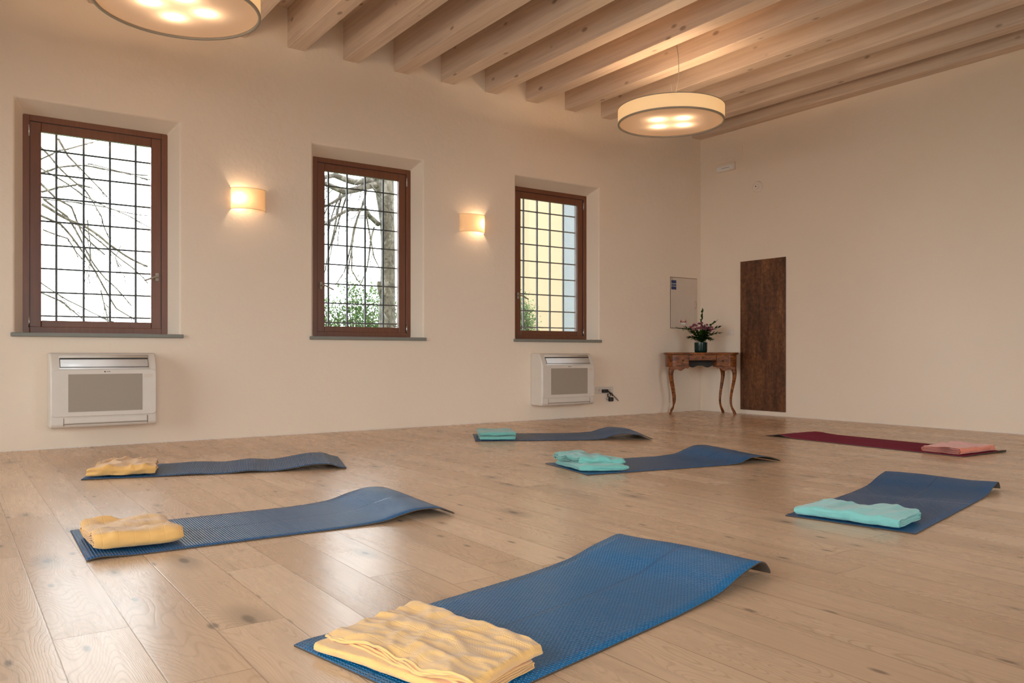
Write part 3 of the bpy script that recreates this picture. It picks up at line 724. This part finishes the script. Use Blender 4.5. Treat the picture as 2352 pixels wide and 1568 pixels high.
wv = [(0, 0), (.10, .002), (.2, .0), (.42, .0), (.60, .006), (.78, .0), (.95, .012), (1.08, .004), (1.2, .015), (1.34, .034), (1.44, .032), (1.50, .014), (1.55, .003)]
wl_ = [(a, b * 1.15) for a, b in wv]
make_mat((.842, 5.937), -17.6, .6, wl_, wv, 'mat_slate', 'slate-blue ribbed wavy mat nearest the wall at left', seed=5)
make_mat((4.022, 6.336), -30.4, .63, hump(1.54, .055, 1.0, .13), hump(1.54, .05, 1.0, .14), 'mat_slate', 'slate-blue mat farthest back, below the second heating unit', seed=8)
make_mat((3.345, 4.348), -11, .58, hump(1.50, .060, .95, .13), hump(1.53, .045, 1.1, .12), 'mat_mid', 'dark blue mat in the middle under a rumpled teal towel', seed=9)
make_mat((3.175, 2.311), 12, .56, hump(1.44, .055, .9, .045), hump(1.50, .045, 1.1, .035), 'mat_mid', 'blue mat at right under a pale aqua folded towel', seed=11)
gm = [(0, .0), (.1, .0), (.5, 0), (1.0, 0), (1.4, 0), (1.55, .008), (1.64, .02), (1.72, .006), (1.79, .0)]
gl = [(0, .0), (.1, .0), (.5, 0), (1.0, 0), (1.4, 0), (1.55, .004), (1.64, .012), (1.72, .012), (1.79, .0)]
gr = [(0, .010), (.02, .004), (.04, 0), (.5, 0), (1.0, 0), (1.4, 0), (1.55, .004), (1.64, .012), (1.72, .012), (1.76, .0)]
make_mat((6.026, 2.88), 87, .6, gm, gr, 'mat_wine', 'burgundy smooth mat near the right wall', 'exercise mats', seed=13)

# ------------------------------------------------------------------ towels
def zig(N, L, H, M_=12, inset=None):
    pts = []; dz = H / N; rr_ = dz / 2
    for i in range(N):
        z = dz * (i + .5); a0, a1 = rr_, L - rr_
        if inset: a0 += inset[i % len(inset)][0]; a1 -= inset[i % len(inset)][1]
        xs = [a0 + (a1 - a0) * k / M_ for k in range(M_ + 1)]
        if i % 2: xs = xs[::-1]
        pts += [(q, z) for q in xs]
        if i < N - 1:
            sgn = 1 if i % 2 == 0 else -1
            for k in (1, 2, 3): a = -pi / 2 + pi * k / 4; pts.append((xs[-1] + sgn * rr_ * 1.3 * cos(a), z + rr_ + rr_ * sin(a)))
    return pts
def spiral(K, L, H, M_=12):
    pts = []; d = H / (2 * K)
    x0, x1, z0, z1 = d * .5, L - d * .5, d * .5, H - d * .5
    for k in range(K):
        r_ = (z1 - z0) / 2; cz = (z0 + z1) / 2
        for i in range(M_ + 1): pts.append((x1 - r_ * .6 - (x1 - x0 - r_ * 1.2) * i / M_, z1))
        for i in range(1, 6): a = pi / 2 + pi * i / 6; pts.append((x0 + r_ * .6 + r_ * .6 * cos(a), cz + r_ * sin(a)))
        for i in range(M_ + 1): pts.append((x0 + r_ * .6 + (x1 - x0 - r_ * 1.2) * i / M_, z0))
        x0 += d * .9; x1 -= d * .6; z0n = z0 + d; z1n = z1 - d
        if k < K - 1:
            r2 = (z1n - z0) / 2; c2 = (z1n + z0) / 2
            for i in range(1, 6): a = -pi / 2 + pi * i / 6; pts.append((x1 + d * .3 - r2 * .6 + r2 * .6 * cos(a), c2 + r2 * sin(a)))
        z0, z1 = z0n, z1n
        if z1 <= z0: break
    return pts
def sheet(m, prof, H, W, P, swap=False, nb=26, seed=0, wr=.010, dirn=.6, freq=9, edge=.012, sag=0., zoff=0, wave=None, topd=None, pinch=0):
    """sweep the fold profile; P maps (a,b) in metres to local x,y. swap: fold direction runs across the mat"""
    G = []; UV = []; acc = 0; LA = max(p[0] for p in prof)
    for i, (a_, z_) in enumerate(prof):
        if i: acc += math.hypot(a_ - prof[i - 1][0], z_ - prof[i - 1][1])
        row = []; ur = []
        for j in range(nb + 1):
            t = j / nb; lay = z_ * 130
            b = W * t; a = a_; zc = z_; pz = 1.0
            if pinch:
                pz = 1 - pinch * abs(2 * t - 1) ** 7; zc = H * .35 + (z_ - H * .35) * pz; a = LA / 2 + (a_ - LA / 2) * (1 - (1 - pz) * .25)
            z = zc
            e0 = (fbm(a * 9 + seed, lay * .7, 1) * edge) * (1 - t) + (fbm(a * 9 + seed, lay * .7, 5) * edge) * t
            b2 = b + e0 * (1 if abs(t - .5) > .2 else .3)
            a2 = a + fbm(b * 8 + seed, lay * .5, 9) * edge * .8
            ca, sa = cos(dirn), sin(dirn); uu = a2 * ca + b2 * sa; vv = -a2 * sa + b2 * ca
            nz = fbm(uu * freq * .35 + seed, vv * freq, seed, 3); rid = 1 - abs(mnoise.noise(Vector((uu * freq * .3, vv * freq * .9, seed + 4)))) * 2.2
            zf = min(1, z / max(H, 1e-4))
            dz = zf ** .8 * (wr * nz + wr * .9 * max(0, rid) ** 2 - wr * .3) + zf * .0016 * fbm(a2 * 40, b2 * 40, seed)
            if sag: dz -= zf * sag * ((2 * t - 1) ** 2) * .6
            if topd: dz += zf * topd(a2, b2)
            if wave: b2 += wave(a, z, t)
            zz = max(.0015, z + dz)
            x, y = (b2, a2) if swap else (a2, b2)
            X, Y = P(x, y); row.append((X, -Y, zz + zoff)); ur.append((acc, b))
        G.append(row); UV.append(ur)
    m.grid(G, UV); return G
def quadmap(c, A, B):
    """c = four (s,w) corners for (0,0),(A,0),(A,B),(0,B)"""
    def f(a, b):
        u, v = a / A, b / B
        return tuple((1 - u) * (1 - v) * c[0][k] + u * (1 - v) * c[1][k] + u * v * c[2][k] + (1 - u) * v * c[3][k] for k in (0, 1))
    return f
def finish(m, mat, P, ang, label, group, t=.0036, name='folded_towel', lift=0.):
    o = m.build(name, mat, smooth=True, fixn=False, loc=(P[0], P[1], .0075 + lift), rot=(0, 0, radians(ang)))
    s = o.modifiers.new('thickness', 'SOLIDIFY'); s.thickness = t; s.offset = 0; s.use_even_offset = False
    s = o.modifiers.new('smooth', 'SUBSURF'); s.levels = 1; s.render_levels = 2
    tag(o, label, 'towel', group); return o
def hem_on(o, rows, mat):
    m = MB()
    for row in rows: m.tube([Vector(p) for p in row], .0034, 6)
    h = m.build('hem', mat, o, smooth=True); return h
# A: foreground gold towel, a wide lower fold with a gathered upper bundle on it
PA, AA = (.731, 2.006), 12
m = MB()
Q = quadmap([(.0, .085), (.30, .06), (.30, .56), (.055, .60)], .30, .50)
sheet(m, spiral(2, .30, .024), .024, .50, Q, nb=36, seed=2.2, wr=.004, edge=.008)
Q2 = quadmap([(.055, .07), (.345, .065), (.325, .56), (.055, .60)], .29, .50)
def ruff(a, z, t):
    return (1 - t) ** 2 * (.011 * sin(a * 17 + z * 160) + .020 * fbm(a * 6, z * 60, 3, 2))
def topA(a, b):
    e = max(0, 1 - b / .07)
    r1 = max(0, 1 - abs(mnoise.noise(Vector((a * 5 + b * 9, (b * 7 - a * 11), 2.7)))) * 3.2) ** 2
    r2 = max(0, 1 - abs(mnoise.noise(Vector((a * 4 - b * 6, (b * 16 + a * 9), 8.1)))) * 3.5) ** 2
    return -.007 * e + .006 * e * sin(a * 24) + .0065 * r1 + .005 * r2 + .004 * sin(a * 9 + 1) - .004 * max(0, (a - .40) / .1)
LQ = .50
G = sheet(m, spiral(3, LQ, .024, 34), .024, .29, lambda b, a: Q2(b, LQ - a), swap=True, nb=44, seed=6.1, wr=.0075, dirn=.05, freq=17, edge=.010, zoff=.023, wave=ruff, topd=topA)
o = finish(m, 'yellow', PA, AA, 'large gold cotton towel on the foreground mat, hem edges showing', 'gold folded towels', lift=.002)
rows = [[r_[0] for r_ in G]]
hem_on(o, rows, 'yellow')
# B
PB, AB = (.435, 3.852), -1.5
m = MB(); Q = quadmap([(.02, .14), (.335, .19), (.345, .545), (.035, .53)], .32, .37)
sheet(m, [(a, z) for a, z in spiral(3, .37, .070)][::1], .070, .32, Q, swap=True, nb=26, seed=11, wr=.011, dirn=1.1, freq=10, edge=.010) if False else None
Qb = lambda a, b: Q(b, .37 - a)
G = sheet(m, spiral(3, .37, .068, 16), .068, .32, lambda a, b: Q(b, .37 - a), nb=44, seed=11.4, wr=.018, dirn=1.2, freq=13, edge=.008, pinch=.35)
finish(m, 'orange', PB, AB, 'puffy gold folded towel on the nearer left mat', 'gold folded towels', lift=.004)
# C
PC, AC = (.842, 5.937), -17.6
m = MB(); Q = quadmap([(.03, .12), (.37, .14), (.40, .55), (.02, .56)], .36, .42)
sheet(m, spiral(3, .42, .066, 16), .066, .36, lambda a, b: Q(b, .42 - a), nb=30, seed=21.4, wr=.018, dirn=.3, freq=14, edge=.018, pinch=.2)
finish(m, 'orange', PC, AC, 'creased gold folded towel on the mat nearest the wall', 'gold folded towels')
# D
PD, AD = (4.022, 6.336), -30.4
m = MB(); Q = quadmap([(.035, .12), (.34, .14), (.345, .60), (.04, .60)], .31, .46)
sheet(m, spiral(2, .46, .030, 16), .030, .31, lambda a, b: Q(b, .46 - a), nb=24, seed=31.4, wr=.003, dirn=1.3, freq=9, edge=.010)
Q2 = quadmap([(.030, .11), (.33, .13), (.35, .585), (.035, .585)], .31, .46)
sheet(m, spiral(2, .46, .034, 16), .034, .31, lambda a, b: Q2(b, .46 - a), nb=24, seed=35.4, wr=.009, dirn=1.3, freq=9, edge=.014, zoff=.031)
finish(m, 'teal', PD, AD, 'teal folded towel on the farthest blue mat', 'teal folded towels')
# E
PE, AE = (3.345, 4.348), -11
m = MB(); Q = quadmap([(.03, .08), (.34, .12), (.31, .57), (.02, .46)], .34, .45)
sheet(m, spiral(3, .45, .040, 18), .040, .34, lambda a, b: Q(b, .45 - a), nb=34, seed=41.4, wr=.010, dirn=.9, freq=12, edge=.016, pinch=.35)
Q2 = quadmap([(.01, .05), (.36, .09), (.32, .53), (.04, .38)], .34, .45)
sheet(m, spiral(3, .45, .040, 18), .040, .34, lambda a, b: Q2(b, .45 - a), nb=34, seed=47.4, wr=.020, dirn=.7, freq=11, edge=.020, zoff=.034, pinch=.35, wave=lambda a, z, t: .02 * sin(a * 15 + z * 60) * (1 - t), topd=lambda a, b: .010 * sin(b * 9 + 1) - .012 * max(0, (a - .3) / .15))
finish(m, 'teal', PE, AE, 'rumpled teal towel on the middle mat', 'teal folded towels')
# F
PF, AF = (3.175, 2.311), 12
m = MB(); Q = quadmap([(.02, .03), (.31, .06), (.30, .50), (.015, .49)], .29, .45)
sheet(m, spiral(3, .29, .050, 16), .050, .45, Q, nb=44, seed=51.4, wr=.011, dirn=.2, freq=11, edge=.010, pinch=.15)
finish(m, 'aqua', PF, AF, 'pale aqua folded towel on the mat at right', 'teal folded towels')
# G
PG, AG = (6.026, 2.88), 87
m = MB(); Q = quadmap([(.04, .05), (.34, .03), (.40, .56), (.045, .54)], .31, .50)
sheet(m, spiral(3, .31, .050, 14), .050, .50, Q, nb=26, seed=61.4, wr=.008, dirn=.7, freq=10, edge=.012)
finish(m, 'coral', PG, AG, 'coral folded towel on the burgundy mat', 'folded towels')

# ------------------------------------------------------------------ outdoors
g = MB().box((-40, YW + .45, -.5), (50, 60, -.35)).build('ground', 'grass'); struct(g, 'lawn outside the windows')
g = MB().box((-40, -40, -.5), (XL - .4, YW + .45, -.35)).box((XL - .4, -40, -.5), (50, YN - .4, -.35)).build('terrace', plain('pale_paving', (.45, .42, .38), .8)); struct(g, 'pale paving outside')
# yellow house
A0 = at(1214.5, 500, 14.0); A1 = at(1295, 500, 14.0); A2 = at(1323, 500, 14.25)
r = empty('house', (A0.x, 14, -.35)); tag(r, 'pale yellow house seen through the window nearest the corner', 'house')
MB().box((0, 0, 0), (A1.x - A0.x, 6, 9)).build('wall', 'facade', r)
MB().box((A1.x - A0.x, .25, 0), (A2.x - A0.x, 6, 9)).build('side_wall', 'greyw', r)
MB().prism([(-.3, 9), (A2.x - A0.x + .3, 9), (A2.x - A0.x + .3, 9.15), ((A2.x - A0.x) / 2, 9.9), (-.3, 9.15)], 'y', -.4, 6.3).build('roof', plain('roof_tile', (.35, .16, .10), .8), r)
MB().tube([(A1.x - A0.x + .05, .18, 0), (A1.x - A0.x + .05, .18, 8.9)], .04, 8).build('downpipe', 'greyw', r, smooth=True)
# trees
def limb(m, pts, r0, r1, wob=.0, seed=0, n=6, sub=5, Yd=10.):
    P = []
    for i in range(len(pts) - 1):
        for k in range(sub):
            P.append(Vector(pts[i]).lerp(Vector(pts[i + 1]), k / sub))
    P.append(Vector(pts[-1])); N = len(P)
    for i, p in enumerate(P): P[i] = p + Vector((mnoise.noise(p * 2.1 + Vector((seed, 0, 0))), mnoise.noise(p * 1.7 + Vector((0, seed, 0))), mnoise.noise(p * 2.3 + Vector((0, 0, seed))))) * wob
    m.tube(P, [r0 + (r1 - r0) * i / (N - 1) for i in range(N)], n)
    return P
rt = random.Random(12)
def twigs(m, P, n, L, r, down=.7, seed=0):
    for i in range(n):
        k = rt.randrange(2, len(P)); p = P[k]; d = (P[k] - P[k - 1]).normalized()
        d = (d + Vector((rt.uniform(-.6, .6), rt.uniform(-.5, .5), rt.uniform(-.9, .5) * down))).normalized(); q = [p]
        for s_ in range(6):
            d = (d + Vector((rt.uniform(-.2, .2), rt.uniform(-.2, .2), -.16 * down))).normalized(); q.append(q[-1] + d * L * rt.uniform(.6, 1) / 6)
        m.tube(q, [r * (1 - .12 * j) for j in range(len(q))], 4)
# tree seen in the middle window
base = at(893, 812, 10.0)
r = empty('willow_tree', (0, 0, 0)); tag(r, 'bare tree with thick mottled trunk outside the middle window', 'tree', 'bare trees outside')
m = MB()
T = [(base.x + .02, 10, -.4), (base.x - .02, 10, .6), tuple(at(888, 700, 10)), tuple(at(893, 600, 10)), tuple(at(889, 500, 10)), tuple(at(884, 440, 10)), tuple(at(876, 380, 10)), tuple(at(880, 300, 10)), tuple(at(870, 120, 10))]
P = [Vector(p) for p in T]; m.tube([P[0], P[1], P[2], P[3], P[4], P[5], P[6], P[7], P[8]], [.16, .13, .115, .095, .10, .135, .165, .14, .09], 14)
m.tube([at(884, 690, 10), at(874, 655, 9.95), at(868, 645, 9.9)], [.09, .06, .02], 8)
o = m.build('trunk', 'bark', r, smooth=True); s = o.modifiers.new('smooth', 'SUBSURF'); s.levels = 1; s.render_levels = 1
m = MB()
bl = [([(870, 420), (830, 432), (790, 440), (760, 432), (738, 425), (690, 430)], .055, .02), ([(862, 415), (820, 418), (770, 402), (730, 410), (690, 400)], .05, .02),
      ([(872, 515), (850, 500), (838, 480)], .035, .03), ([(838, 482), (800, 482), (765, 500), (740, 512)], .028, .012), ([(790, 445), (772, 455), (745, 475)], .03, .014)]
for i, (pp, r0, r1) in enumerate(bl):
    Pm = limb(m, [at(a, b, 10 - .12 * k) for k, (a, b) in enumerate(pp)], r0, r1, .05, i)
    twigs(m, Pm, 10, .8, .006, 1.0)
wl2 = [[(843, 440), (825, 500), (812, 560), (809, 620), (820, 640), (835, 660)], [(838, 470), (815, 520), (800, 580), (790, 620), (770, 650)], [(800, 440), (780, 500), (760, 560), (752, 600)],
       [(785, 440), (775, 500), (765, 560), (750, 620)], [(835, 480), (850, 540), (862, 590), (874, 615)], [(862, 520), (850, 570), (840, 620), (830, 650)], [(780, 440), (768, 470), (755, 530)], [(815, 520), (805, 600), (800, 640)],
       [(850, 425), (870, 450), (895, 480), (903, 500)], [(870, 700), (890, 730), (903, 745)]]
for i, pp in enumerate(wl2):
    Pm = limb(m, [at(a, b, 9.7 + .1 * (i % 4)) for a, b in pp], .013, .006, .04, 20 + i); twigs(m, Pm, 5, .4, .005, .9)
m.build('branches', 'bark', r, smooth=True)['kind'] = 'stuff'
# tree seen in the left window
r = empty('willow_tree', (0, 0, 0)); tag(r, 'bare drooping branches outside the leftmost window', 'tree', 'bare trees outside')
MB().tube([(-.9, 9.6, -.4), (-.85, 9.6, 1.2), (-.7, 9.6, 2.6), (-.5, 9.7, 4.2)], [.2, .17, .15, .1], 12).build('trunk', 'bark', r, smooth=True)
m = MB()
bw = [([(90, 470), (135, 495), (190, 520), (250, 565), (340, 610)], .016, .010), ([(90, 420), (130, 460), (165, 480), (195, 540), (240, 590)], .013, .006), ([(90, 490), (140, 520), (190, 590), (230, 650), (270, 710), (310, 735)], .013, .006),
      ([(95, 455), (150, 500), (185, 560), (240, 640), (300, 700), (338, 655)][:5], .013, .005), ([(90, 395), (140, 385), (195, 383), (250, 390), (340, 400)], .012, .006), ([(90, 380), (150, 420), (190, 450), (250, 480), (340, 492)], .009, .004),
      ([(135, 318), (160, 360), (195, 395), (235, 440)], .013, .005), ([(90, 370), (140, 340), (195, 328), (215, 325)], .009, .004), ([(90, 335), (130, 380), (190, 430), (240, 500), (255, 560)], .011, .005),
      ([(100, 460), (170, 465), (240, 480), (300, 500), (345, 520)], .007, .004), ([(95, 675), (140, 690), (185, 735)], .010, .006), ([(95, 650), (150, 690), (200, 715), (260, 740)], .008, .004), ([(232, 668), (245, 735)], .007, .006),
      ([(195, 500), (203, 560), (200, 600), (195, 640)], .007, .003), ([(280, 560), (262, 590), (270, 610), (285, 608)][:3], .005, .003), ([(200, 380), (270, 400), (345, 412)], .006, .003), ([(95, 440), (130, 425), (170, 420), (200, 430)], .012, .008),
      ([(150, 500), (240, 560), (300, 610), (340, 655)], .010, .005), ([(95, 520), (150, 545), (175, 585), (190, 600)], .008, .005)]
for i, (pp, r0, r1) in enumerate(bw):
    Pm = limb(m, [at(a, b, 9.3 + .12 * (i % 6)) for a, b in pp], r0 * 1.0, r1 * 1.1, .05, 40 + i); twigs(m, Pm, 8, .5, .0035, .35)
m.build('branches', 'bark', r, smooth=True)['kind'] = 'stuff'
# shrubs
def shrub(c, rx, rz, n, label, seed, name='shrub'):
    rs = random.Random(seed); r = empty(name, (c[0], c[1], -.35)); tag(r, label, 'shrub', 'green shrubs outside')
    st_ = MB(); lf = MB()
    tips = []
    for i in range(26):
        a = rs.uniform(0, 2 * pi); rr_ = rx * rs.uniform(.2, 1); tip = Vector((rr_ * cos(a), rr_ * sin(a) * .7, c[2] + .35 + rz * rs.uniform(-.6, 1) * (1 - .5 * (rr_ / rx) ** 2)))
        st_.tube([(tip.x * .1, tip.y * .1, 0), (tip.x * .4, tip.y * .4, tip.z * .5), tip], [.02, .012, .004], 5); tips.append(tip)
    for i in range(n):
        t_ = rs.choice(tips); p = t_ * rs.uniform(.65, 1.0) + Vector((rs.gauss(0, .10), rs.gauss(0, .10), rs.gauss(0, .10)))
        leafq(lf, p, V3(rs.uniform(0, 6.3), rs.uniform(.3, 2.2)), rs.uniform(.045, .085), rs.uniform(.014, .024))
    st_.build('stems', 'bark', r); lf.build('foliage', 'leafg', r, fixn=False)['kind'] = 'stuff'
c1 = at(815, 735, 12); shrub((c1.x, 12, c1.z), .8, .75, 5200, 'light green shrub beyond the tree outside the middle window', 3)
c1 = at(845, 700, 13.2); shrub((c1.x + .1, 13.2, c1.z - .2), .6, .6, 2600, 'light green shrub farther behind, near the trunk', 4)
c1 = at(1205, 745, 13.2); shrub((c1.x - .05, 13.2, c1.z - .3), .35, 1.0, 3500, 'green climbing shrub beside the yellow house', 6)
